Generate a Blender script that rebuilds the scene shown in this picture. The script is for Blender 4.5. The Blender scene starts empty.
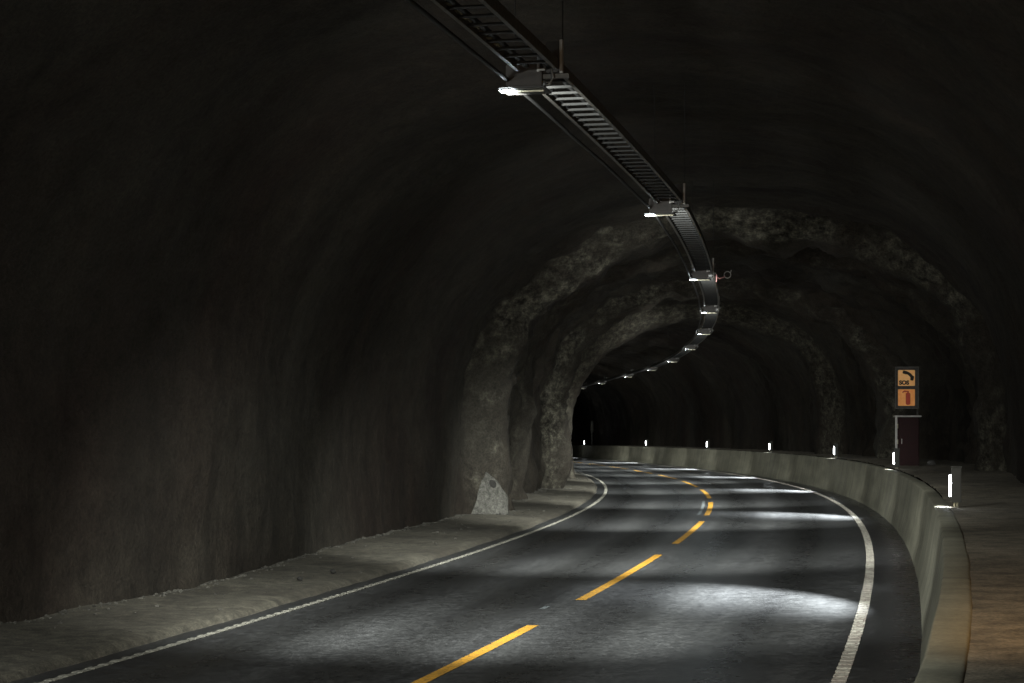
import bpy, bmesh, math, random
import numpy as np
from mathutils import Vector, Matrix, noise

random.seed(7)
R = math.radians
sc = bpy.context.scene
col = sc.collection

# ---------------------------------------------------------------- camera
cam = bpy.data.cameras.new('Camera')
cam_o = bpy.data.objects.new('Camera', cam)
col.objects.link(cam_o)
cam_o.location = (0, 0, 2.14)
cam_o.rotation_euler = (R(90), 0, 0)
cam.sensor_width = 36
cam.lens = 36 * 1900 / 1024
cam.shift_y = 88.0 / 1024
cam.clip_start = 0.05
cam.clip_end = 1500
sc.camera = cam_o

# ---------------------------------------------------------------- world, exposure
w = bpy.data.worlds.new('World')
sc.world = w
w.use_nodes = True
w.node_tree.nodes['Background'].inputs[0].default_value = (0.5, 0.6, 0.8, 1)
w.node_tree.nodes['Background'].inputs[1].default_value = 0.0006      # night outside the portals
vs = sc.view_settings
vs.view_transform = 'Standard'
vs.look = 'None'
vs.gamma = 1
vs.use_curve_mapping = False
vs.exposure = 0.0
sc.cycles.max_bounces = 5
sc.cycles.diffuse_bounces = 3
sc.cycles.glossy_bounces = 3
sc.cycles.sample_clamp_indirect = 3
sc.cycles.use_denoising = True

LAMP_W = 6000.0         # ceiling lamps, main beam
FLOOD_W = 280.0         # ceiling lamps, flood on road and barrier
SPILL_W = 700.0         # ceiling lamps, wide spill
GUIDE_W = 15000.0         # guide lights on the barrier
LAMP_COL = (0.95, 1.0, 0.96)
GUIDE_COL = (0.90, 0.97, 1.0)

# ---------------------------------------------------------------- road alignment
TH0 = 0.29491
KAP = [0.00582, 0.00217, 0.00351, 0.00403, 0.00298, 0.00072, 0.00046, 0.00074, 0.00105, 0.00135, 0.00166]
L = 220.0
S0, S1, DS = -60.0, 300.0, 0.2
SS = np.arange(S0, S1 + DS / 2, DS)
_i0 = int(round(-S0 / DS))
_k = np.interp(SS, np.linspace(0, L, 11), KAP)
_k[SS < 0] = 0.002
_th = np.zeros_like(SS); _x = np.zeros_like(SS); _y = np.zeros_like(SS)
_th[_i0] = TH0
for i in range(_i0 + 1, len(SS)):
    _th[i] = _th[i-1] - (_k[i] + _k[i-1]) / 2 * DS
for i in range(_i0 - 1, -1, -1):
    _th[i] = _th[i+1] + (_k[i] + _k[i+1]) / 2 * DS
for i in range(_i0 + 1, len(SS)):
    _x[i] = _x[i-1] + (math.sin(_th[i]) + math.sin(_th[i-1])) / 2 * DS
    _y[i] = _y[i-1] + (math.cos(_th[i]) + math.cos(_th[i-1])) / 2 * DS
for i in range(_i0 - 1, -1, -1):
    _x[i] = _x[i+1] - (math.sin(_th[i]) + math.sin(_th[i+1])) / 2 * DS
    _y[i] = _y[i+1] - (math.cos(_th[i]) + math.cos(_th[i+1])) / 2 * DS
ORW = -1.36592
LWR, YR = -6.699, -3.461      # left edge line and centre line, measured from the right edge line


def heading(s):
    return float(np.interp(s, SS, _th))


def P(s, rel, h):
    """station s along the road, rel metres right of the right edge line, h above the road"""
    th = heading(s)
    u = s / L
    r = rel * (1 + 0.03755 * min(max(u * 3, 0), 1))
    o = ORW + r
    z = 0.55305 * u - 1.31455 * u * u + 0.00023 * u ** 3
    if u < 0:
        z = 0.55305 * u
    z += (0.01486 - 0.01331 * min(max(u * 2, 0), 1)) * r
    return Vector((float(np.interp(s, SS, _x)) + o * math.cos(th), float(np.interp(s, SS, _y)) - o * math.sin(th), z + h))


def sm(a, b, x):
    t = min(max((x - a) / (b - a), 0), 1)
    return t * t * (3 - 2 * t)


# ---------------------------------------------------------------- node helpers
def mat(name):
    m = bpy.data.materials.new(name)
    m.use_nodes = True
    return m, m.node_tree.nodes, m.node_tree.links, m.node_tree.nodes['Principled BSDF']


def nz(N, Lk, vec, scale, detail=4, rough=0.55):
    n = N.new('ShaderNodeTexNoise')
    n.inputs['Scale'].default_value = scale
    n.inputs['Detail'].default_value = detail
    n.inputs['Roughness'].default_value = rough
    if vec is not None:
        Lk.new(vec, n.inputs['Vector'])
    return n.outputs['Fac']


def ramp(N, Lk, fac, stops):
    r = N.new('ShaderNodeValToRGB')
    el = r.color_ramp.elements
    while len(el) < len(stops):
        el.new(0.5)
    for e, (p, c) in zip(el, stops):
        e.position = p
        e.color = (c, c, c, 1) if isinstance(c, (int, float)) else (*c, 1)
    Lk.new(fac, r.inputs['Fac'])
    return r.outputs['Color']


def mixc(N, Lk, fac, a, b, mode='MIX'):
    m = N.new('ShaderNodeMix')
    m.data_type = 'RGBA'
    m.blend_type = mode
    for sock, v in ((m.inputs[0], fac), (m.inputs[6], a), (m.inputs[7], b)):
        if isinstance(v, (int, float)):
            sock.default_value = v
        elif isinstance(v, tuple):
            sock.default_value = (*v, 1)
        else:
            Lk.new(v, sock)
    return m.outputs[2]


def bump(N, Lk, h, strength, dist, prev=None):
    b = N.new('ShaderNodeBump')
    b.inputs['Strength'].default_value = strength
    b.inputs['Distance'].default_value = dist
    Lk.new(h, b.inputs['Height'])
    if prev is not None:
        Lk.new(prev, b.inputs['Normal'])
    return b.outputs['Normal']


def coord(N, Lk, kind='Object', scale=(1, 1, 1)):
    t = N.new('ShaderNodeTexCoord')
    mp = N.new('ShaderNodeMapping')
    mp.inputs['Scale'].default_value = scale
    Lk.new(t.outputs[kind], mp.inputs['Vector'])
    return mp.outputs['Vector']


def simple(name, c, rough=0.5, metal=0.0, var=0.25, scale=8.0, bmp=0.0):
    m, N, Lk, b = mat(name)
    v = coord(N, Lk)
    f = nz(N, Lk, v, scale)
    lo = tuple(x * (1 - var) for x in c); hi = tuple(min(1, x * (1 + var)) for x in c)
    Lk.new(ramp(N, Lk, f, [(0.3, lo), (0.7, hi)]), b.inputs['Base Color'])
    b.inputs['Roughness'].default_value = rough
    b.inputs['Metallic'].default_value = metal
    if bmp:
        Lk.new(bump(N, Lk, nz(N, Lk, v, scale * 6), bmp, 0.01), b.inputs['Normal'])
    return m


def glow(name, c, strength):
    m, N, Lk, b = mat(name)
    b.inputs['Base Color'].default_value = (0.5, 0.5, 0.5, 1)
    b.inputs['Emission Color'].default_value = (*c, 1)
    b.inputs['Emission Strength'].default_value = strength
    return m


# asphalt: uv = (station, rel)
def make_asphalt():
    m, N, Lk, b = mat('asphalt')
    o = coord(N, Lk, 'Object')
    u = coord(N, Lk, 'UV', (0.05, 1.2, 1))
    streak = nz(N, Lk, u, 1.4, 5)
    big = nz(N, Lk, o, 0.35, 4)
    fine = nz(N, Lk, o, 34, 3, 0.75)
    mid = nz(N, Lk, o, 5, 6, 0.8)
    chip = nz(N, Lk, o, 13, 4, 0.8)
    c = ramp(N, Lk, streak, [(0.3, (0.020, 0.020, 0.021)), (0.7, (0.056, 0.056, 0.055))])
    c = mixc(N, Lk, 0.35, c, ramp(N, Lk, big, [(0.35, 0.016), (0.7, 0.052)]))
    c = mixc(N, Lk, 0.4, c, ramp(N, Lk, fine, [(0.40, 0.25), (0.54, 1.0), (0.68, 3.2)]), 'MULTIPLY')
    c = mixc(N, Lk, 0.42, c, ramp(N, Lk, chip, [(0.36, 0.35), (0.5, 0.9), (0.64, 2.4)]), 'MULTIPLY')
    c = mixc(N, Lk, 0.5, c, ramp(N, Lk, mid, [(0.36, 0.5), (0.5, 1.0), (0.64, 1.7)]), 'MULTIPLY')
    Lk.new(c, b.inputs['Base Color'])
    rr = mixc(N, Lk, 0.5, ramp(N, Lk, streak, [(0.3, 0.24), (0.7, 0.42)]), ramp(N, Lk, mid, [(0.3, 0.24), (0.7, 0.50)]))
    # polished, slightly darker wheel tracks: four across the two lanes
    tx = N.new('ShaderNodeTexCoord'); sx = N.new('ShaderNodeSeparateXYZ'); Lk.new(tx.outputs['UV'], sx.inputs[0])
    m1 = N.new('ShaderNodeMath'); m1.operation = 'MULTIPLY_ADD'; Lk.new(sx.outputs[1], m1.inputs[0]); m1.inputs[1].default_value = 2 * math.pi / 1.62; m1.inputs[2].default_value = 0.2
    m2 = N.new('ShaderNodeMath'); m2.operation = 'COSINE'; Lk.new(m1.outputs[0], m2.inputs[0])
    m3 = N.new('ShaderNodeMath'); m3.operation = 'MULTIPLY_ADD'; Lk.new(m2.outputs[0], m3.inputs[0]); m3.inputs[1].default_value = 0.35; Lk.new(streak, m3.inputs[2])
    trk = m3.outputs[0]
    rr = mixc(N, Lk, 0.8, rr, ramp(N, Lk, trk, [(0.15, 1.25), (0.85, 0.75)]), 'MULTIPLY')
    c = mixc(N, Lk, 0.8, c, ramp(N, Lk, trk, [(0.15, 1.30), (0.85, 0.72)]), 'MULTIPLY')
    Lk.new(c, b.inputs['Base Color'])
    Lk.new(rr, b.inputs['Roughness'])
    b.inputs['Specular IOR Level'].default_value = 0.5
    n = bump(N, Lk, mid, 0.25, 0.012)
    n = bump(N, Lk, fine, 0.5, 0.006, n)
    Lk.new(n, b.inputs['Normal'])
    return m


def make_lining():
    m, N, Lk, b = mat('sprayed_concrete')
    o = coord(N, Lk, 'Object')
    u = coord(N, Lk, 'UV', (0.30, 0.035, 1))
    wall_bands = nz(N, Lk, u, 1.6, 3, 0.5)  # broad upright bands of darker and paler tone
    big = nz(N, Lk, o, 0.22, 5)
    mid = nz(N, Lk, o, 3.0, 6, 0.65)
    fine = nz(N, Lk, o, 22, 4, 0.7)
    c = ramp(N, Lk, big, [(0.3, (0.025, 0.0175, 0.013)), (0.5, (0.034, 0.028, 0.021)), (0.72, (0.047, 0.042, 0.033))])
    c = mixc(N, Lk, 0.6, c, ramp(N, Lk, wall_bands, [(0.32, 0.45), (0.5, 1.0), (0.7, 1.35)]), 'MULTIPLY')
    c = mixc(N, Lk, 0.6, c, ramp(N, Lk, mid, [(0.3, 0.5), (0.5, 1.0), (0.72, 1.5)]), 'MULTIPLY')
    # paler rock tone painted on the lamp-facing rim faces so they read as lit
    at = N.new('ShaderNodeAttribute'); at.attribute_name = 'lit_rim_rock'
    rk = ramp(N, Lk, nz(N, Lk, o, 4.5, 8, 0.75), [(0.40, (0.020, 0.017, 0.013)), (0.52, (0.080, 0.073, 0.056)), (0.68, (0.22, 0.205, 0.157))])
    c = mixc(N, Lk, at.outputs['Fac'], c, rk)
    c = mixc(N, Lk, 0.6, c, ramp(N, Lk, fine, [(0.35, 0.45), (0.65, 1.5)]), 'MULTIPLY')
    Lk.new(c, b.inputs['Base Color'])
    b.inputs['Roughness'].default_value = 0.9
    b.inputs['Specular IOR Level'].default_value = 0.25
    n = bump(N, Lk, mid, 0.55, 0.12)
    n = bump(N, Lk, fine, 0.45, 0.025, n)
    Lk.new(n, b.inputs['Normal'])
    return m


def make_barrier():
    m, N, Lk, b = mat('cast_concrete')
    o = coord(N, Lk, 'Object')
    u = coord(N, Lk, 'UV', (0.5, 2.5, 1))
    st = nz(N, Lk, coord(N, Lk, 'UV', (1.6, 0.35, 1)), 1.5, 5, 0.6)
    big = nz(N, Lk, u, 0.8, 5)
    fine = nz(N, Lk, o, 30, 4, 0.7)
    c = ramp(N, Lk, big, [(0.3, (0.135, 0.127, 0.090)), (0.7, (0.235, 0.222, 0.164))])
    c = mixc(N, Lk, 0.7, c, ramp(N, Lk, st, [(0.32, 0.55), (0.52, 1.0), (0.72, 1.2)]), 'MULTIPLY')
    c = mixc(N, Lk, 0.5, c, ramp(N, Lk, fine, [(0.35, 0.6), (0.65, 1.3)]), 'MULTIPLY')
    # cast joints every 8 m along the station
    t = N.new('ShaderNodeTexCoord')
    sp = N.new('ShaderNodeSeparateXYZ'); Lk.new(t.outputs['UV'], sp.inputs[0])
    ad = N.new('ShaderNodeMath'); ad.operation = 'ADD'; Lk.new(sp.outputs[0], ad.inputs[0]); ad.inputs[1].default_value = 1002.6
    md = N.new('ShaderNodeMath'); md.operation = 'MODULO'; Lk.new(ad.outputs[0], md.inputs[0]); md.inputs[1].default_value = 8.0
    lt = N.new('ShaderNodeMath'); lt.operation = 'LESS_THAN'; Lk.new(md.outputs[0], lt.inputs[0]); lt.inputs[1].default_value = 0.05
    c = mixc(N, Lk, lt.outputs[0], c, (0.05, 0.048, 0.04))
    # road grime climbing up the foot
    g = N.new('ShaderNodeMath'); g.operation = 'ADD'; Lk.new(sp.outputs[1], g.inputs[0])
    n2 = nz(N, Lk, coord(N, Lk, 'UV', (1.0, 1.0, 1)), 1.2, 5)
    Lk.new(n2, g.inputs[1])
    c = mixc(N, Lk, 0.55, c, ramp(N, Lk, g.outputs[0], [(0.45, 0.45), (0.95, 1.0)]), 'MULTIPLY')
    Lk.new(c, b.inputs['Base Color'])
    b.inputs['Roughness'].default_value = 0.75
    Lk.new(bump(N, Lk, fine, 0.35, 0.01), b.inputs['Normal'])
    return m


def make_ground(name, lo, hi, sc_=1.0):
    m, N, Lk, b = mat(name)
    o = coord(N, Lk, 'Object')
    big = nz(N, Lk, o, 0.6 * sc_, 5, 0.6)
    mid = nz(N, Lk, o, 6 * sc_, 5, 0.65)
    fine = nz(N, Lk, o, 40, 3, 0.7)
    c = ramp(N, Lk, big, [(0.3, lo), (0.7, hi)])
    c = mixc(N, Lk, 0.65, c, ramp(N, Lk, mid, [(0.34, 0.3), (0.66, 1.6)]), 'MULTIPLY')
    c = mixc(N, Lk, 0.65, c, ramp(N, Lk, fine, [(0.34, 0.35), (0.66, 1.7)]), 'MULTIPLY')
    Lk.new(c, b.inputs['Base Color'])
    b.inputs['Roughness'].default_value = 0.9
    n = bump(N, Lk, mid, 0.5, 0.04)
    Lk.new(bump(N, Lk, fine, 0.6, 0.012, n), b.inputs['Normal'])
    return m


def make_paint(name, c, dirt):
    m, N, Lk, b = mat(name)
    o = coord(N, Lk, 'Object')
    f = nz(N, Lk, o, 26, 5, 0.7)
    g = nz(N, Lk, o, 1.6, 4, 0.6)
    k = ramp(N, Lk, f, [(0.40, 0.0), (0.50, 1.0)])
    k = mixc(N, Lk, 0.6, k, ramp(N, Lk, g, [(0.35, 0.15), (0.6, 1.0)]), 'MULTIPLY')
    Lk.new(mixc(N, Lk, k, dirt, c), b.inputs['Base Color'])
    b.inputs['Roughness'].default_value = 0.55
    Lk.new(bump(N, Lk, f, 0.3, 0.005), b.inputs['Normal'])
    return m


M = dict(
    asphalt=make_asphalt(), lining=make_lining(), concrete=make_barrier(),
    verge=make_ground('verge_gravel', (0.045, 0.038, 0.027), (0.105, 0.095, 0.071)),
    walk=make_ground('walkway_dirt', (0.09, 0.076, 0.054), (0.17, 0.145, 0.105), 0.7),
    white=make_paint('white_line_paint', (0.60, 0.575, 0.49), (0.22, 0.17, 0.15)),
    yellow=make_paint('yellow_line_paint', (0.50, 0.245, 0.018), (0.17, 0.10, 0.022)),
    pebble=simple('dusty_pebble', (0.075, 0.070, 0.058), 0.9, 0, 0.6, 1.7),
    white_left=make_paint('left_edge_line_paint', (0.34, 0.325, 0.27), (0.12, 0.115, 0.10)),  # darker tone of the white line paint, for the left line
    ghost=make_paint('worn_white_paint', (0.16, 0.165, 0.17), (0.05, 0.07, 0.07)),
    galv=simple('galvanised_steel', (0.36, 0.35, 0.33), 0.45, 0.7, 0.3, 14),
    rust=simple('weathered_steel', (0.16, 0.12, 0.10), 0.65, 0.4, 0.4, 10),
    dark=simple('dark_coated_metal', (0.045, 0.042, 0.04), 0.5, 0.2, 0.3, 12),
    olive=simple('olive_painted_metal', (0.022, 0.022, 0.017), 0.5, 0.1, 0.25, 12),
    lampbody=simple('lamp_body_grey', (0.055, 0.046, 0.040), 0.5, 0.2, 0.25, 10),
    rubber=simple('black_rubber', (0.02, 0.02, 0.02), 0.6, 0, 0.2, 20),
    maroon=simple('maroon_enamel', (0.022, 0.003, 0.0035), 0.8, 0, 0.25, 9),
    greymetal=simple('grey_frame_metal', (0.42, 0.40, 0.38), 0.45, 0.3, 0.25, 9),
    brass=simple('pale_worn_steel', (0.50, 0.46, 0.34), 0.35, 0.6, 0.2, 9),
    pink=simple('faded_red_bracket', (0.36, 0.17, 0.16), 0.5, 0.1, 0.2, 9),
    pale=make_ground('pale_sprayed_concrete', (0.065, 0.062, 0.052), (0.13, 0.124, 0.108), 2.0),
    stone=simple('grey_stone', (0.16, 0.155, 0.145), 0.85, 0, 0.35, 9, 0.5),
    darkstone=simple('dark_stone', (0.025, 0.023, 0.02), 0.9, 0, 0.3, 9, 0.5),
    lens=glow('lit_led', (0.82, 0.95, 1.0), 150.0),
    rail=simple('grey_rail_steel', (0.10, 0.092, 0.08), 0.55, 0.2, 0.4, 14),
    ladder=simple('dull_ladder_steel', (0.013, 0.012, 0.0105), 0.7, 0.0, 0.4, 14),
    glens=glow('lit_guide_strip', GUIDE_COL, 30.0),
    black=simple('black_ink', (0.02, 0.014, 0.01), 0.6, 0, 0.1, 20),
)
def make_sign_panel(name, a, b_, strength):
    m, N, Lk, b = mat(name)
    f = nz(N, Lk, coord(N, Lk), 9, 4, 0.6)
    c = ramp(N, Lk, f, [(0.3, a), (0.7, b_)])
    Lk.new(c, b.inputs['Base Color'])
    Lk.new(c, b.inputs['Emission Color'])
    b.inputs['Emission Strength'].default_value = strength
    b.inputs['Roughness'].default_value = 0.4
    return m
M['panel_phone'] = make_sign_panel('backlit_cream_panel', (0.72, 0.33, 0.09), (0.85, 0.48, 0.19), 0.24)
M['panel_ext'] = make_sign_panel('backlit_amber_panel', (0.72, 0.25, 0.055), (0.82, 0.37, 0.11), 0.24)
M['red_ink'] = make_sign_panel('backlit_red_ink', (0.30, 0.025, 0.01), (0.36, 0.04, 0.015), 0.2)


# ---------------------------------------------------------------- mesh helpers
def link_mesh(name, verts, faces, m, parent=None, smooth=False, uvs=None, mats=None):
    me = bpy.data.meshes.new(name)
    me.from_pydata([tuple(v) for v in verts], [], faces)
    if m is not None:
        me.materials.append(m)
    if uvs is not None:
        lay = me.uv_layers.new(name='UVMap')
        vi = np.empty(len(me.loops), dtype=np.int32)
        me.loops.foreach_get('vertex_index', vi)
        lay.data.foreach_set('uv', np.asarray(uvs, dtype=np.float32)[vi].ravel())
    if smooth:
        me.polygons.foreach_set('use_smooth', [True] * len(me.polygons))
    me.update()
    o = bpy.data.objects.new(name, me)
    col.objects.link(o)
    if parent is not None:
        o.parent = parent
    return o


def tag(o, label=None, cat=None, group=None, kind=None):
    if label: o['label'] = label
    if cat: o['category'] = cat
    if group: o['group'] = group
    if kind: o['kind'] = kind
    return o


def empty(name, loc, rz=0.0):
    o = bpy.data.objects.new(name, None)
    o.empty_display_size = 0.2
    o.location = loc
    o.rotation_euler = (0, 0, rz)
    col.objects.link(o)
    return o


def grid_faces(n, k, closed=False):
    f = []
    kk = k if closed else k - 1
    for i in range(n - 1):
        for j in range(kk):
            a = i * k + j; b = i * k + (j + 1) % k
            f.append((a, b, b + k, a + k))
    return f


def sweep(name, prof, s0, s1, ds, m, parent=None, smooth=False, closed=False, jitter=None, local=None):
    """prof: list of (rel, h), or a function of s giving that list"""
    n = max(2, int(round((s1 - s0) / ds)) + 1)
    V, U = [], []
    k = 0
    for i in range(n):
        s = s0 + (s1 - s0) * i / (n - 1)
        pr = prof(s) if callable(prof) else prof
        k = len(pr); acc = 0
        for j, (r, h) in enumerate(pr):
            if j: acc += math.hypot(r - pr[j-1][0], h - pr[j-1][1])
            if jitter: r, h = jitter(s, j, r, h)
            p = P(s, r, h)
            if local is not None: p = p - local
            V.append(p); U.append((s, acc))
    F = grid_faces(n, k, closed)
    if closed:
        F.append(tuple(range(k)))
        F.append(tuple(reversed(range((n - 1) * k, n * k))))
    return link_mesh(name, V, F, m, parent, smooth, U)


class MB:
    """collects shapes into one mesh"""
    def __init__(self): self.v, self.f = [], []
    def add(self, vs_, fs):
        b = len(self.v); self.v += [Vector(v) for v in vs_]; self.f += [tuple(i + b for i in q) for q in fs]
    def box(self, c, d, bev=0.0, mtx=None):
        bm = bmesh.new()
        bmesh.ops.create_cube(bm, size=1)
        for v in bm.verts: v.co = Vector((v.co.x * d[0], v.co.y * d[1], v.co.z * d[2]))
        if bev: bmesh.ops.bevel(bm, geom=bm.edges[:], offset=bev, segments=2, affect='EDGES')
        for v in bm.verts:
            if mtx is not None: v.co = mtx @ v.co
            v.co += Vector(c)
        bm.verts.index_update()
        self.add([v.co for v in bm.verts], [[v.index for v in f.verts] for f in bm.faces])
        bm.free()
    def tube(self, pts, r, n=8):
        pts = [Vector(p) for p in pts]
        V, k = [], len(pts)
        for i, p in enumerate(pts):
            t = (pts[min(i + 1, k - 1)] - pts[max(i - 1, 0)]).normalized()
            a = t.orthogonal().normalized() if abs(t.z) > 0.95 else t.cross(Vector((0, 0, 1))).normalized()
            b = t.cross(a)
            for j in range(n):
                an = 2 * math.pi * j / n
                V.append(p + a * math.cos(an) * r + b * math.sin(an) * r)
        F = grid_faces(k, n, True)
        F.append(tuple(range(n))[::-1]); F.append(tuple(range((k - 1) * n, k * n)))
        self.add(V, F)
    def prism(self, outline, y0, y1):
        """outline in (x, z), extruded from y0 to y1"""
        n = len(outline)
        V = [(x, y0, z) for x, z in outline] + [(x, y1, z) for x, z in outline]
        F = [tuple(range(n)), tuple(reversed(range(n, 2 * n)))]
        F += [(i, i + n, (i + 1) % n + n, (i + 1) % n) for i in range(n)]
        self.add(V, F)
    def build(self, name, m, parent=None, smooth=False):
        return link_mesh(name, self.v, self.f, m, parent, smooth)


# ---------------------------------------------------------------- tunnel lining
def fbm(x, y, z, o=4):
    return noise.fractal(Vector((x, y, z)), 0.9, 2.0, o, noise_basis='PERLIN_ORIGINAL')


# (peak station, rise before it, fall after it, amount) of the inward ribs left by the blasting rounds
RIMS = [(-18, 7, 3, .35), (4, 8, 4, .22), (23.5, 7, 10, .42), (45.6, 0.95, 3.5, 1.05), (54.5, 1.2, 2.0, .45), (65.5, 1.0, 3, .95), (79.5, 1.8, 3.0, 1.35),
        (93, 7, 2.0, .55), (107, 7, 2, .55), (121, 7, 2, .6), (136, 7, 2, .5), (151, 7, 2, .6), (170, 8, 2, .5), (190, 8, 2, .5), (212, 8, 2, .5), (240, 8, 2, .5)]


def rim(s):
    d = 0
    for p, a, b, am in RIMS:
        if s <= p: d = max(d, am * sm(p - a, p, s))
        else: d = max(d, am * (1 - sm(p, p + b, s)))
    return d


CX = -3.05


def lining_profile(s, n=116):
    hl = 8.98 + CX                                 # left half width at the widest
    hr = 2.75 - CX
    hr += 1.0 * sm(35, 54, s) * (1 - sm(60, 66, s))   # lay-by for the emergency station
    d = rim(s)
    out = []
    nw = 9
    for j in range(nw):
        h = -0.3 + 2.3 * j / nw
        out.append((-hl, h, -1.0, 0.0))
    na = n - 2 * nw
    for j in range(na + 1):
        a = math.pi * (1 - j / na)
        c, si = math.cos(a), math.sin(a)
        e = 2 / 2.35
        x = math.copysign(abs(c) ** e, c)
        z = abs(si) ** e
        out.append((x * (hl if x < 0 else hr), 2.0 + 5.30 * z, c, si))
    for j in range(nw - 1, -1, -1):
        out.append((hr, -0.3 + 2.3 * j / nw, 1.0, 0.0))
    rock = 0.35 + 1.0 * sm(42, 47, s) * (1 - 0.7 * sm(70, 77, s))
    res = []
    for x, h, nx, nzv in out:
        ww = CX + x
        q = fbm(s * 0.16, x * 0.22, h * 0.22 + 3, 3) * 0.20
        q += fbm(s * 0.75 + 9, x * 0.5, h * 0.42, 4) * 0.13 * rock
        if rock > 0.4:
            q += (abs(noise.noise(Vector((s * 0.9, x * 0.7 + 4, h * 0.55)))) - 0.2) * 0.34 * (rock - 0.35)
        q += fbm(s * 2.3 + 5, x * 1.6, h * 1.3, 4) * 0.14 * rock
        k = d * (0.66 + 0.34 * max(0.0, -nx)) * (0.87 + 0.15 * noise.noise(Vector((s * 0.25, x * 0.5, h * 0.4)))) + q
        if h < 0.5 and nx < 0: k += (0.5 - h) * 0.06 * 1.0
        res.append((ww - nx * k, h - nzv * k))
    return res


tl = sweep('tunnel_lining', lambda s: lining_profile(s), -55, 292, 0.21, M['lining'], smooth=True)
_nc = len(lining_profile(0.0))
_at = tl.data.attributes.new('lit_rim_rock', 'FLOAT', 'POINT')
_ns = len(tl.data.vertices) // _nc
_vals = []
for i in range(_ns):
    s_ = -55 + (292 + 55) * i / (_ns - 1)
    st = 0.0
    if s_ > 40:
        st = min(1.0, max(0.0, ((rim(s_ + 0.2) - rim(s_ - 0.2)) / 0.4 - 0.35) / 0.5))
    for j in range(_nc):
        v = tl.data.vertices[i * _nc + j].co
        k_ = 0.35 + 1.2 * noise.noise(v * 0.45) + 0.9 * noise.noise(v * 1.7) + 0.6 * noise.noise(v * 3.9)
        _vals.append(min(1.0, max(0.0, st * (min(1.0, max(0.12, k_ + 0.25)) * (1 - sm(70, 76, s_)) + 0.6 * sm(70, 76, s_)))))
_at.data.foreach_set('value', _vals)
tag(tl, 'dark vaulted rock tunnel lining of sprayed concrete with rough ribs', 'tunnel')


def wall_rel(s, h, side):
    pr = lining_profile(s)
    pr = pr[:len(pr) // 2] if side < 0 else pr[len(pr) // 2:][::-1]
    hs = [q[1] for q in pr]; rs = [q[0] for q in pr]
    return float(np.interp(h, hs, rs))


# ---------------------------------------------------------------- road, verge, walkway
road = sweep('road', [(-7.5 + 8.25 * j / 12, 0.0) for j in range(13)], -55, 292, 0.5, M['asphalt'])
tag(road, 'dark worn asphalt two lane road curving left through the tunnel', None, None, 'structure')


def edge_line(rel, hw, mt):
    ln = sweep('edge_line', [(rel - hw, 0.004), (rel + hw, 0.004)], -40, 285, 0.5, mt, road)
    mb = MB()
    s = -8.0
    while s < 90:
        l = 0.15
        jt = random.uniform(-0.003, 0.003)
        q = [P(s, rel - hw - 0.004 + jt, 0.005), P(s, rel + hw + 0.004 + jt, 0.005), P(s + l, rel + hw + 0.004 + jt, 0.005), P(s + l, rel - hw - 0.004 + jt, 0.005)]
        t = [P(s + 0.02, rel - hw - 0.004 + jt, 0.012), P(s + 0.02, rel + hw + 0.004 + jt, 0.012), P(s + l - .02, rel + hw + 0.004 + jt, 0.012), P(s + l - .02, rel - hw - 0.004 + jt, 0.012)]
        mb.add(q + t, [(4, 5, 6, 7), (0, 1, 5, 4), (1, 2, 6, 5), (2, 3, 7, 6), (3, 0, 4, 7)])
        s += 0.28
    mb.build('rumble_ribs', mt, ln)
edge_line(LWR, 0.045, M['white_left'])
edge_line(0.0, 0.058, M['white'])
for k in range(-3, 16):
    a = 23.5 + 11.82 * k
    sweep('centre_dash', [(YR - 0.065, 0.004), (YR + 0.065, 0.004)], a, a + 8.7, 0.3, M['yellow'], road)
sweep('worn_stripe', [(YR - 0.24, 0.003), (YR - 0.16, 0.003)], 47.5, 56.5, 0.5, M['ghost'], road)
for s, r in ((22.3, -3.72),):
    sweep('worn_stripe', [(r - 0.035, 0.003), (r + 0.035, 0.003)], s, s + 0.35, 0.2, M['ghost'], road)


def verge_prof(s):
    e = LWR - 0.36 + 0.05 * noise.noise(Vector((s * 0.5, 3, 1))) + 0.03 * noise.noise(Vector((s * 2.1, 7, 2)))
    out = [(e + 0.05, -0.01), (e, 0.055), (e - 0.10, 0.085)]
    n = 14
    for j in range(1, n + 1):
        x = e - 0.10 - 2.4 * j / n
        h = 0.085 + 0.12 * (j / n) ** 1.3 + 0.035 * fbm(s * 0.8, x * 1.2, 4, 4)
        out.append((x, h))
    return out
verge = sweep('verge', verge_prof, -55, 292, 0.25, M['verge'], smooth=True)
tag(verge, 'dusty pale gravel verge along the left wall', None, None, 'structure')


def walk_prof(s):
    n = 10
    out = []
    for j in range(n + 1):
        x = 1.035 + 3.4 * j / n
        h = 1.066 + 0.008 * fbm(s * 0.7, x * 1.1, 9, 4)
        if s > 28.5: h += 0.03 * sm(28.5, 28.7, s) + 0.03 * fbm(s * 1.8, x * 1.8, 2, 3)
        out.append((x, h))
    return out
wk = sweep('raised_walkway', walk_prof, -55, 292, 0.25, M['walk'], smooth=True)
tag(wk, 'raised dirt walkway behind the concrete barrier', None, None, 'structure')

BPROF = [(0.60, -0.05), (0.65, 0.0), (0.662, 0.12), (0.74, 0.42), (0.80, 0.80), (0.838, 1.05), (0.844, 1.068), (0.858, 1.078),
         (1.02, 1.078), (1.04, 1.07), (1.048, 1.05), (1.05, 0.6)]
def bjit(s, j, r, h):
    return r + 0.012 * noise.noise(Vector((s * 0.5, j * 0.3, 5))), h + (0.006 * noise.noise(Vector((s * 0.6, 2, 5))) if h > 0.9 else 0)
bar = sweep('concrete_barrier', BPROF, -50, 290, 0.35, M['concrete'], smooth=True, jitter=bjit)
tag(bar, 'long low cast concrete barrier wall sweeping along the right edge of the road', 'barrier')
em = bar.modifiers.new('Edge', 'EDGE_SPLIT'); em.split_angle = R(50)

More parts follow.
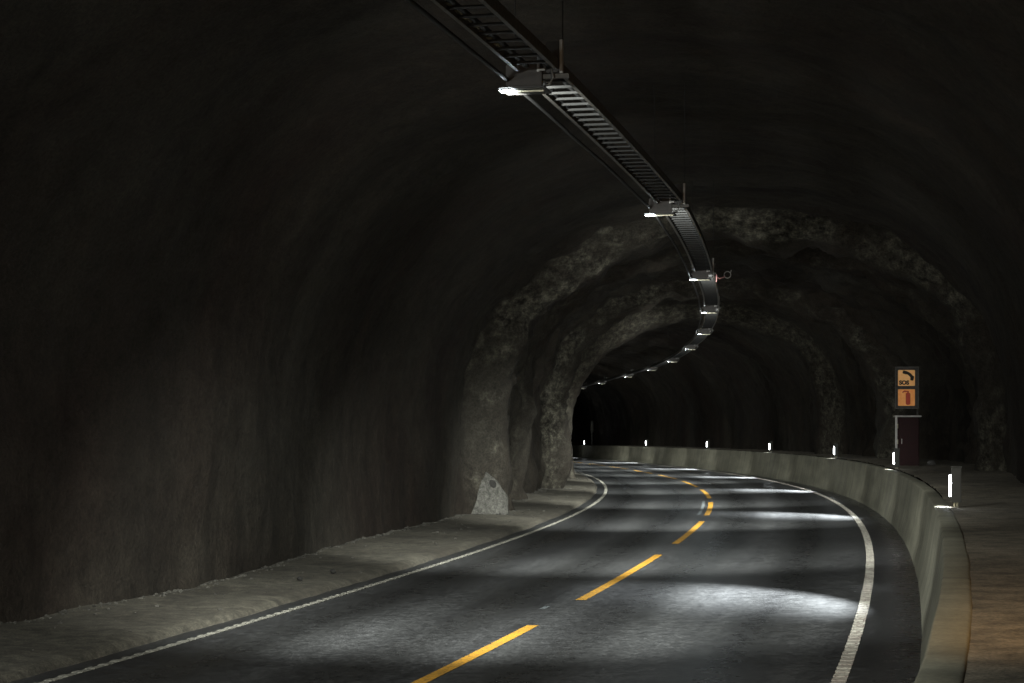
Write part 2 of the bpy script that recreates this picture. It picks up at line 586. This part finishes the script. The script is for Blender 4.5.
# pebbles along the verge and at the wall foot
def pebbles(name, spots, m):
    mb = MB()
    for p, r in spots:
        bm = bmesh.new()
        bmesh.ops.create_icosphere(bm, subdivisions=1, radius=r)
        sx, sy, sz = random.uniform(.8, 1.4), random.uniform(.7, 1.2), random.uniform(.5, .9)
        for v in bm.verts:
            v.co = Vector((v.co.x * sx, v.co.y * sy, v.co.z * sz)) * random.uniform(0.8, 1.2) + p
        bm.verts.index_update()
        mb.add([v.co for v in bm.verts], [[v.index for v in f.verts] for f in bm.faces])
        bm.free()
    return mb.build(name, m)


def verge_h(s, r):
    pr = verge_prof(s)[::-1]
    return float(np.interp(r, [q[0] for q in pr], [q[1] for q in pr]))


sp = []
for i in range(1700):
    s = random.uniform(12, 80)
    wr = wall_rel(s, 0.25, -1)
    r = wr + 0.03 + abs(random.gauss(0, 0.07)) if random.random() < 0.85 else random.uniform(wr + 0.1, LWR - 0.5)
    sp.append((P(s, r, verge_h(s, r) + 0.004), random.choice((.008, .010, .014, .020, .030))))
g = pebbles('gravel', sp, M['pebble'])
tag(g, 'loose pale gravel scattered along the foot of the left wall', 'gravel', None, 'stuff')


# ---------------------------------------------------------------- cable ladder, hangers, lamps
LS = [-8.4, 4.3, 16.8, 27.2, 39.4, 50.8, 62.4, 74.2, 87.4, 99.2, 110.4, 124.2, 137.0]
LR = [-2.95, -2.95, -2.98, -3.06, -3.42, -3.62, -3.70, -3.65, -3.34, -3.10, -3.06, -3.05, -3.0]
ORD = ['', '', 'nearest', 'second', 'third', 'fourth', 'fifth', 'sixth', 'seventh', 'eighth', 'ninth', 'tenth', 'eleventh', 'twelfth']
HT = 5.36


def tray_c(s):
    return float(np.interp(s, LS, LR)) + 0.30 - 0.10 * sm(25, 45, s)


LADW = 0.38


def ladder(k, label):
    a, b = LS[k] + 0.12, LS[k + 1] - 0.12
    base = P((a + b) / 2, tray_c((a + b) / 2), HT)
    root = empty('cable_ladder', base)
    tag(root, label, 'cable ladder', 'cable ladder sections under the tunnel roof')
    for sg in (-1, 1):
        o, t = sg * LADW / 2, -sg * 0.035
        sweep('side_rail', lambda s: [(tray_c(s) + o, HT), (tray_c(s) + o + t, HT), (tray_c(s) + o + t, HT + .008), (tray_c(s) + o + t * .25, HT + .012),
                                     (tray_c(s) + o + t * .25, HT + .10), (tray_c(s) + o, HT + .10)], a, b, 0.6, M['rail'], root, closed=True, local=base)
    n = int((b - a) / 0.33)
    for i in range(n):
        s = a + 0.15 + i * 0.33
        c = P(s, tray_c(s), HT + 0.03) - base
        mb = MB()
        mb.box(c, (LADW - 0.03, 0.035, 0.022), 0, Matrix.Rotation(-heading(s), 3, 'Z'))
        mb.build('rung', M['ladder'], root)


names = ['', 'cable ladder section overhead leading up to the nearest ceiling lamp, widest in view',
         'cable ladder section between the nearest and second ceiling lamps, rungs clearly seen',
         'cable ladder section between the second and third ceiling lamps, curving under the rough rim']
for k in range(1, len(LS) - 1):
    lb = names[k] if k < len(names) else 'far cable ladder section between the %s and %s ceiling lamps' % (ORD[k], ORD[k + 1])
    ladder(k, lb)

# feeder cable slung on the left of the ladder, black cables lying inside it
mbc = MB(); pts = []
s = 2.0
while s < 137:
    pts.append(P(s, tray_c(s) - 0.29, HT - 0.05 - 0.006 * math.sin(s * 1.3)))
    s += 0.5
mbc.tube(pts, 0.020, 8)
tag(mbc.build('conduit', M['ladder'], None, True), 'thin grey conduit running left of and just below the cable ladder', 'conduit')
for q, (off, rr) in enumerate(((-0.12, 0.022), (0.10, 0.028))):
    mbc = MB(); pts = []
    s = 2.0
    while s < 137:
        pts.append(P(s, tray_c(s) + off + 0.02 * math.sin(s * 0.9 + q), HT + 0.041 + rr))
        s += 0.5
    mbc.tube(pts, rr, 8)
    tag(mbc.build('power_cable', M['rubber'], None, True), ['thinner black power cable lying along the left half of the ladder', 'thicker black power cable lying along the right half of the ladder'][q], 'cable')
# cable clips glinting on the left rail of the nearest section
s = 13.35; i = 0
while s < 15.9:
    c = P(s, tray_c(s) - 0.155, HT + 0.052)
    root = empty('cable_clip', c, -heading(s))
    mb = MB(); mb.box((0, 0, 0.012), (0.05, 0.09, 0.012), 0.003); mb.box((0.02, 0, -0.002), (0.012, 0.09, 0.016))
    o = mb.build('clip_band', M['brass'], root)
    mb = MB(); mb.tube([(-0.01, 0, 0.018), (-0.01, 0, 0.034)], 0.008, 6); mb.build('clip_screw', M['galv'], root)
    tag(root, 'small shiny cable clip inside the left rail of the overhead ladder section', 'clip', 'cable clips in the overhead ladder section')
    s += 0.27; i += 1


def ceiling_lamp(k, label):
    s, r = LS[k], LR[k]
    loc = P(s, r, 5.195)
    root = empty('ceiling_lamp', loc, -heading(s))
    tag(root, label, 'ceiling lamp', 'ceiling lamps under the cable ladder')
    mb = MB()
    mb.box((0.16, 0.02, 0.15), (0.33, 0.09, 0.21), 0.012)
    for j in range(5): mb.box((0.01 + j * 0.07, 0.072, 0.165), (0.012, 0.03, 0.20))
    mb.build('housing', M['lampbody'], root)
    mb = MB(); mb.box((0.16, 0.07, 0.027), (0.42, 0.34, 0.018), 0.004); mb.build('shade_hood', M['dark'], root)  # hood added and stretched forward to keep lamp light off the rungs
    mb = MB(); mb.box((0.005, -0.03, 0.012), (0.12, 0.17, 0.006), 0.0); mb.build('lens', M['lens'], root)
    mb = MB(); mb.box((0.005, -0.113, 0.010), (0.13, 0.006, 0.016)); mb.build('lens_mask_lip', M['dark'], root)  # lip added below the lens to hide its glow at low angles
    mb = MB(); mb.box((0.215, 0.0, 0.005), (0.26, 0.03, 0.014), 0.003); mb.build('arm', M['brass'], root)
    mb = MB()
    mb.tube([(0.34, 0.02, 0.05), (0.40, 0.0, 0.06), (0.43, -0.02, 0.12), (0.41, -0.02, 0.2), (0.44, 0, 0.27), (0.46, 0.02, 0.34)], 0.011, 6)
    mb.build('flex_cable', M['galv'], root, True)
    mb = MB(); mb.box((0.30, -0.035, 0.30), (0.022, 0.022, 0.26)); mb.box((0.335, -0.035, 0.19), (0.05, 0.02, 0.02)); mb.build('drop_bracket', M['galv'], root)
    ld = bpy.data.lights.new('lamp_light', 'SPOT')
    ld.energy = LAMP_W; ld.color = LAMP_COL; ld.spot_size = R(94); ld.spot_blend = 1.0; ld.shadow_soft_size = 0.15
    lo = bpy.data.objects.new('lamp_light', ld); col.objects.link(lo)
    lo.parent = root; lo.location = (0.0, -0.04, -0.07); lo.rotation_euler = Vector((-0.9, 5.0, -5.2)).to_track_quat('-Z', 'Y').to_euler()
    ld = bpy.data.lights.new('lamp_flood', 'SPOT')
    ld.energy = FLOOD_W; ld.color = LAMP_COL; ld.spot_size = R(122); ld.spot_blend = 1.0; ld.shadow_soft_size = 0.06
    lo = bpy.data.objects.new('lamp_flood', ld); col.objects.link(lo)
    lo.parent = root; lo.location = (0.0, -0.03, -0.07); lo.rotation_euler = Vector((1.3, 2.0, -5.2)).to_track_quat('-Z', 'Y').to_euler()
    ld = bpy.data.lights.new('lamp_spill', 'SPOT')
    ld.energy = SPILL_W; ld.color = LAMP_COL; ld.spot_size = R(76); ld.spot_blend = 1.0; ld.shadow_soft_size = 0.06
    lo = bpy.data.objects.new('lamp_spill', ld); col.objects.link(lo)
    lo.parent = root; lo.location = (0.0, -0.02, -0.07); lo.rotation_euler = Vector((-0.3, 6.0, 0.2)).to_track_quat('-Z', 'Y').to_euler()
    # hanger
    hloc = P(s + 0.05, tray_c(s), HT)
    hr_ = empty('ladder_hanger', hloc, -heading(s))
    tag(hr_, '%s steel hanger rod holding the cable ladder beside the %s ceiling lamp' % (ORD[k] or 'overhead', ORD[k] or 'overhead') if ORD[k] else ['steel hanger behind the camera holding the cable ladder', 'steel hanger overhead just above the top edge of the view'][k], 'hanger', 'hangers along the cable ladder')
    mb = MB(); mb.box((0.12, 0, 0.14), (0.12, 0.10, 0.28), 0.008); mb.build('junction_box', M['dark'], hr_)
    mb = MB(); mb.box((0.20, -0.03, 0.14), (0.028, 0.06, 0.30), 0.003); mb.build('channel', M['greymetal'], hr_)
    mb = MB(); mb.box((0.0, 0.02, -0.025), (0.52, 0.045, 0.04), 0.004); mb.build('cross_arm', M['rail'], hr_)
    top = 2.6
    for xx in (0.20, -0.24):
        mb = MB(); mb.tube([(xx, 0.02, -0.02), (xx, 0.02, top)], 0.005, 6); mb.build('rod', M['rubber'], hr_)


LBL = {2: 'nearest ceiling lamp, glaring white at its left end under the ladder', 3: 'second nearest ceiling lamp, bright white below a small rusty housing',
       4: 'third ceiling lamp, white dash of light where the ladder bends', 5: 'fourth ceiling lamp, short white dash just below the bend'}
for k in range(0, len(LS)):
    ceiling_lamp(k, LBL.get(k, ('far ceiling lamp, %s from the camera along the ladder' % ORD[k]) if ORD[k] else ['ceiling lamp behind the camera', 'ceiling lamp overhead, just above the top edge of the view'][k]))

# loop of cable sticking out at the third lamp
c = P(40.2, tray_c(40.2) + 0.30, HT - 0.04)
root = empty('cable_loop', c, -heading(40))
tag(root, 'small pale ring on a reddish bracket jutting right from the ladder bend', 'cable loop')
mb = MB(); mb.tube([(-0.06, 0, -0.10), (-0.06, 0, 0.02), (0.0, 0, -0.04), (0.12, 0, 0.0)], 0.014, 6); mb.box((-0.06, 0, -0.03), (0.02, 0.03, 0.16)); mb.build('bracket', M['pink'], root)
mb = MB(); mb.tube([(0.17 + 0.07 * math.cos(a), 0, 0.04 + 0.07 * math.sin(a)) for a in [i * math.pi / 8 for i in range(17)]] , 0.011, 6)
mb.tube([(0.23, 0, 0.07), (0.25, 0, 0.14)], 0.010, 6); mb.build('ring', M['greymetal'], root)


# ---------------------------------------------------------------- guide lights on the barrier
def s_for_px(px, rel, h, lo=15, hi=230):
    best = None
    for s in np.arange(lo, hi, 0.25):
        p = P(s, rel, h)
        e = abs(512 + 1900 * p.x / p.y - px)
        if best is None or e < best[0]: best = (e, s)
    return best[1]


GS = [25.4, 48.5, 68.0, 87.5, 107.8, 133.5, 169.5]
GL = ['nearest guide light, dark upright box with a lit strip at the barrier back edge', 'guide light standing just left of the maroon emergency cabinet',
      'third guide light from the camera along the barrier top', 'fourth guide light from the camera along the barrier top',
      'fifth guide light from the camera along the barrier top', 'sixth guide light, second from the far end of the visible barrier', 'farthest guide light on the barrier, beside the left rock corner']


def guide_light(s, label):
    loc = P(s, 1.095, 1.06)
    root = empty('guide_light', loc, -heading(s))
    tag(root, label, 'guide light', 'guide lights on the concrete barrier')
    mb = MB(); mb.box((0.02, 0, 0.006), (0.07, 0.09, 0.012), 0.003); mb.build('base_plate', M['galv'], root)
    mb = MB(); mb.tube([(0.005, 0, 0.01), (0.005, 0, 0.075)], 0.014, 8); mb.tube([(0.04, 0, 0.01), (0.04, 0, 0.075)], 0.014, 8); mb.build('post', M['brass'], root)
    mb = MB(); mb.box((0.025, 0.0, 0.30), (0.13, 0.10, 0.46), 0.008); mb.box((0.025, 0, 0.535), (0.15, 0.12, 0.016), 0.004); mb.build('housing', M['olive'], root)
    mb = MB(); mb.box((-0.052, -0.01, 0.29), (0.026, 0.085, 0.28), 0.006); mb.build('light_strip', M['glens'], root)
    ld = bpy.data.lights.new('guide_beam', 'SPOT')
    ld.energy = GUIDE_W; ld.color = GUIDE_COL; ld.spot_size = R(92); ld.spot_blend = 1.0; ld.shadow_soft_size = 0.03
    lo = bpy.data.objects.new('guide_beam', ld); col.objects.link(lo)
    lo.parent = root; lo.location = (-0.10, 0, 0.26)
    lo.scale = (1, 0.21, 1)
    d = Vector((-2.35, -1.25, -1.28))
    lo.rotation_euler = d.to_track_quat('-Z', 'Y').to_euler()
    # small downlight under the strip that whitens the barrier top
    ld = bpy.data.lights.new('guide_downlight', 'SPOT')
    ld.energy = 45; ld.color = GUIDE_COL; ld.spot_size = R(95); ld.spot_blend = 0.2; ld.shadow_soft_size = 0.01
    lo = bpy.data.objects.new('guide_downlight', ld); col.objects.link(lo)
    lo.parent = root; lo.location = (-0.17, -0.02, 0.16)
    return root


for s, lb in zip(GS, GL):
    guide_light(s, lb)

# ---------------------------------------------------------------- emergency station
SE = 52.2
cl = P(SE, 1.66, 1.0)
cab = empty('emergency_cabinet', cl, -heading(SE))
tag(cab, 'maroon emergency cabinet with a pale side frame standing behind the barrier', 'cabinet')
mb = MB(); mb.box((0.045, 0.25, 0.72), (0.56, 0.5, 1.36), 0.01); mb.build('body', M['maroon'], cab)
mb = MB(); mb.box((0.03, 0.24, 1.425), (0.70, 0.6, 0.04), 0.008); mb.build('roof', M['greymetal'], cab)
mb = MB(); mb.box((0.03, 0.25, 0.02), (0.62, 0.54, 0.04)); mb.build('plinth', M['dark'], cab)
dr = MB(); dr.box((0.05, -0.018, 0.72), (0.50, 0.03, 1.28), 0.006); d = dr.build('door', M['maroon'], cab)
mb = MB(); mb.box((-0.14, -0.045, 0.75), (0.02, 0.02, 0.14), 0.005); mb.build('handle', M['greymetal'], d)
mb = MB(); mb.box((-0.285, -0.03, 0.72), (0.055, 0.06, 1.36), 0.006)
mb.box((-0.285, -0.066, 0.16), (0.07, 0.01, 0.30)); mb.build('side_frame', M['greymetal'], cab)
for zz in (0.30, 0.74, 1.16):
    mb = MB(); mb.tube([(-0.245, -0.055, zz - 0.06), (-0.245, -0.055, zz + 0.06)], 0.016, 8); mb.build('hinge', M['brass'], cab)

sl = P(SE + 0.1, 1.68, 1.0)
sg = empty('emergency_sign', sl, -heading(SE))
tag(sg, 'backlit amber sign with telephone and extinguisher pictograms above the maroon cabinet', 'sign')
mb = MB(); mb.tube([(0.33, 0.62, 0.0), (0.33, 0.62, 2.75)], 0.03, 10); mb.build('post', M['rail'], sg)
mb = MB(); mb.box((0.02, 0.42, 2.20), (0.60, 0.20, 1.12), 0.01); mb.box((0.33, 0.56, 2.2), (0.06, 0.10, 0.3)); mb.build('case', M['dark'], sg)
mb = MB()
for x_, z_, a_, b_ in ((-0.285, 2.20, .022, 1.14), (0.325, 2.20, .022, 1.14), (0.02, 2.759, .588, .022), (0.02, 1.641, .588, .022)):
    mb.box((x_, 0.30, z_), (a_, 0.05, b_))
mb.build('rim', M['rail'], sg)


def rounded(cx, cz, hw, hh, r):
    o = []
    for (sx, sz, a0) in ((1, 1, 0), (-1, 1, 90), (-1, -1, 180), (1, -1, 270)):
        for t in range(0, 91, 30):
            a = R(a0 + t)
            o.append((cx + sx * (hw - r) + r * math.cos(a), cz + sz * (hh - r) + r * math.sin(a)))
    return o


PXC = 0.005
mb = MB(); mb.prism(rounded(PXC, 2.465, 0.225, 0.215, 0.02), 0.306, 0.318); pp = mb.build('telephone_panel', M['panel_phone'], sg)
mb = MB(); mb.prism(rounded(PXC, 1.935, 0.225, 0.225, 0.02), 0.306, 0.318); pe = mb.build('extinguisher_panel', M['panel_ext'], sg)
# handset: thick arc with two ear pieces
hs = MB()
cx_, cz_, ro, ri = PXC - 0.07, 2.40, 0.27, 0.19
arc = [R(12 + t * 9.5) for t in range(9)]
hs.prism([(cx_ + ro * math.cos(a), cz_ + ro * .95 * math.sin(a)) for a in arc] + [(cx_ + ri * math.cos(a), cz_ + ri * .95 * math.sin(a)) for a in reversed(arc)], 0.299, 0.304)
def blob(x, z, w_, h_, ang):
    c, s = math.cos(R(ang)), math.sin(R(ang))
    return [(x + c * px - s * pz, z + s * px + c * pz) for px, pz in rounded(0, 0, w_, h_, min(w_, h_) * 0.6)]
hs.prism(blob(PXC + 0.15, 2.46, 0.045, 0.065, -10), 0.2975, 0.3035)
hs.prism(blob(PXC - 0.04, 2.615, 0.062, 0.045, -15), 0.2975, 0.3035)
hs.build('handset_symbol', M['black'], pp)


def text_mesh(body, size, loc, m, parent):
    cu = bpy.data.curves.new('lettering', 'FONT')
    cu.body = body; cu.size = size; cu.align_x = 'CENTER'; cu.extrude = 0.003; cu.offset = 0.009
    t = bpy.data.objects.new('lettering_tmp', cu); col.objects.link(t)
    bpy.context.view_layer.update()
    me = bpy.data.meshes.new_from_object(t.evaluated_get(bpy.context.evaluated_depsgraph_get()))
    bpy.data.objects.remove(t)
    me.name = 'lettering'
    me.transform(Matrix.Translation(loc) @ Matrix.Rotation(R(90), 4, 'X'))
    me.materials.clear(); me.materials.append(m)
    o = bpy.data.objects.new('lettering', me); col.objects.link(o); o.parent = parent
    return o
text_mesh('SOS', 0.15, Vector((PXC - 0.065, 0.302, 2.288)), M['black'], pp)
ex = MB()
ex.prism(rounded(PXC + 0.04, 1.90, 0.062, 0.165, 0.045), 0.299, 0.304)
ex.prism(rounded(PXC + 0.04, 2.075, 0.022, 0.03, 0.008), 0.299, 0.304)
ex.prism([(PXC + 0.06, 2.085), (PXC + 0.06, 2.115), (PXC - 0.06, 2.125), (PXC - 0.11, 2.09), (PXC - 0.11, 2.055), (PXC - 0.05, 2.085)], 0.2985, 0.3035)
ex.build('extinguisher_symbol', M['red_ink'], pe)


def rock(name, label, p, r, m, sub=3):
    bm = bmesh.new()
    bmesh.ops.create_icosphere(bm, subdivisions=sub, radius=r)
    sd = random.uniform(0, 50)
    for v in bm.verts:
        n = noise.noise(v.co / r * 1.1 + Vector((sd, 0, 0))) * 0.35 + noise.noise(v.co / r * 3 + Vector((sd, 3, 0))) * 0.12
        v.co = v.co * (1 + n); v.co.z *= 0.75
    zmin = min(v.co.z for v in bm.verts)
    for v in bm.verts: v.co.z -= zmin + r * 0.12
    me = bpy.data.meshes.new(name); bm.to_mesh(me); bm.free()
    me.materials.append(m)
    o = bpy.data.objects.new(name, me); col.objects.link(o)
    o.location = p
    return tag(o, label, 'stone')


rock('stone', 'rounded grey stone on the walkway just right of the maroon cabinet', P(53.5, 2.42, 1.02), 0.13, M['stone'])
rock('stone', 'dark fist sized stone on the verge, left of a similar one', P(25.2, -7.62, verge_h(25.2, -7.62)), 0.04, M['darkstone'])
rock('stone', 'dark fist sized stone on the verge, right of a similar one', P(26.6, -7.55, verge_h(26.6, -7.55)), 0.042, M['darkstone'])
rock('stone', 'pale stone at the wall foot beside the pointed pale patch', P(46.8, -8.3, 0.19), 0.10, M['stone'])

# pale pointed patch of sprayed concrete on the left wall foot
sA, sB, hA = 44.8, 45.5, 1.15
V, F = [], []
rows, cols = 14, 12
for i in range(rows + 1):
    t = i / rows
    for j in range(cols + 1):
        q = j / cols
        sh = 0.5 * (1 - t ** 1.5)
        cs = sA + (sB - sA) * (0.50 + (q - 0.5) * 2 * sh)
        h = 0.12 + (hA - 0.12) * t + 0.03 * noise.noise(Vector((q * 4, t * 5, 2)))
        edge = min(1, min(q, 1 - q) * 5) * min(1, (1 - t) * 5 + 0.15)
        V.append(P(cs, wall_rel(cs, h, -1) + 0.01 + 0.05 * edge + 0.015 * noise.noise(Vector((cs * 3, h * 4, 1))), h))
F = grid_faces(rows + 1, cols + 1)
pt = link_mesh('shotcrete_patch', V, F, M['pale'], None, True)
tag(pt, 'pale pointed patch of sprayed concrete at the foot of the left wall', 'patch')
hole = MB()
hc = 45.15
hole_pts = []
for i in range(12):
    a = 2 * math.pi * i / 12
    s_, h_ = hc + 0.05 * math.cos(a), 0.86 + 0.10 * math.sin(a)
    hole_pts.append(P(s_, wall_rel(s_, h_, -1) + 0.075, h_))
hole.add(hole_pts, [tuple(range(12))])
hole.build('drain_hole', M['darkstone'], pt)

# narrow marker board far along the right wall
p = P(172, 2.05, 1.0)
mk = empty('marker_board', p, -heading(172))
tag(mk, 'narrow pale marker board far along the tunnel by the left rock corner', 'marker')
mb = MB(); mb.tube([(0, 0.04, 0), (0, 0.04, 2.3)], 0.03, 8); mb.build('post', M['galv'], mk)
mb = MB(); mb.box((0, 0, 1.75), (0.24, 0.03, 1.0), 0.01); mb.build('plate', M['pale'], mk)

# warm bulkhead lamp of the cross passage behind the camera; its glow reaches the walkway
bl = P(8.0, 2.1, 3.6)
bk = empty('bulkhead_lamp', bl, -heading(8))
tag(bk, 'warm bulkhead lamp on the right wall beside the walkway', 'lamp')
mb = MB(); mb.box((0.1, 0, 0), (0.14, 0.34, 0.18), 0.03); mb.build('case', M['dark'], bk)
mb = MB(); mb.box((0.02, 0, 0), (0.05, 0.28, 0.12), 0.02); mb.build('diffuser', glow('warm_diffuser', (1.0, 0.55, 0.2), 6), bk)
ld = bpy.data.lights.new('bulkhead_light', 'SPOT'); ld.energy = 480; ld.color = (1.0, 0.62, 0.28); ld.spot_size = R(115); ld.spot_blend = 1.0; ld.shadow_soft_size = 0.25
lo = bpy.data.objects.new('bulkhead_light', ld); col.objects.link(lo); lo.parent = bk; lo.location = (-0.12, 0, 0); lo.rotation_euler = Vector((-0.3, 7.0, -3.2)).to_track_quat('-Z', 'Y').to_euler()
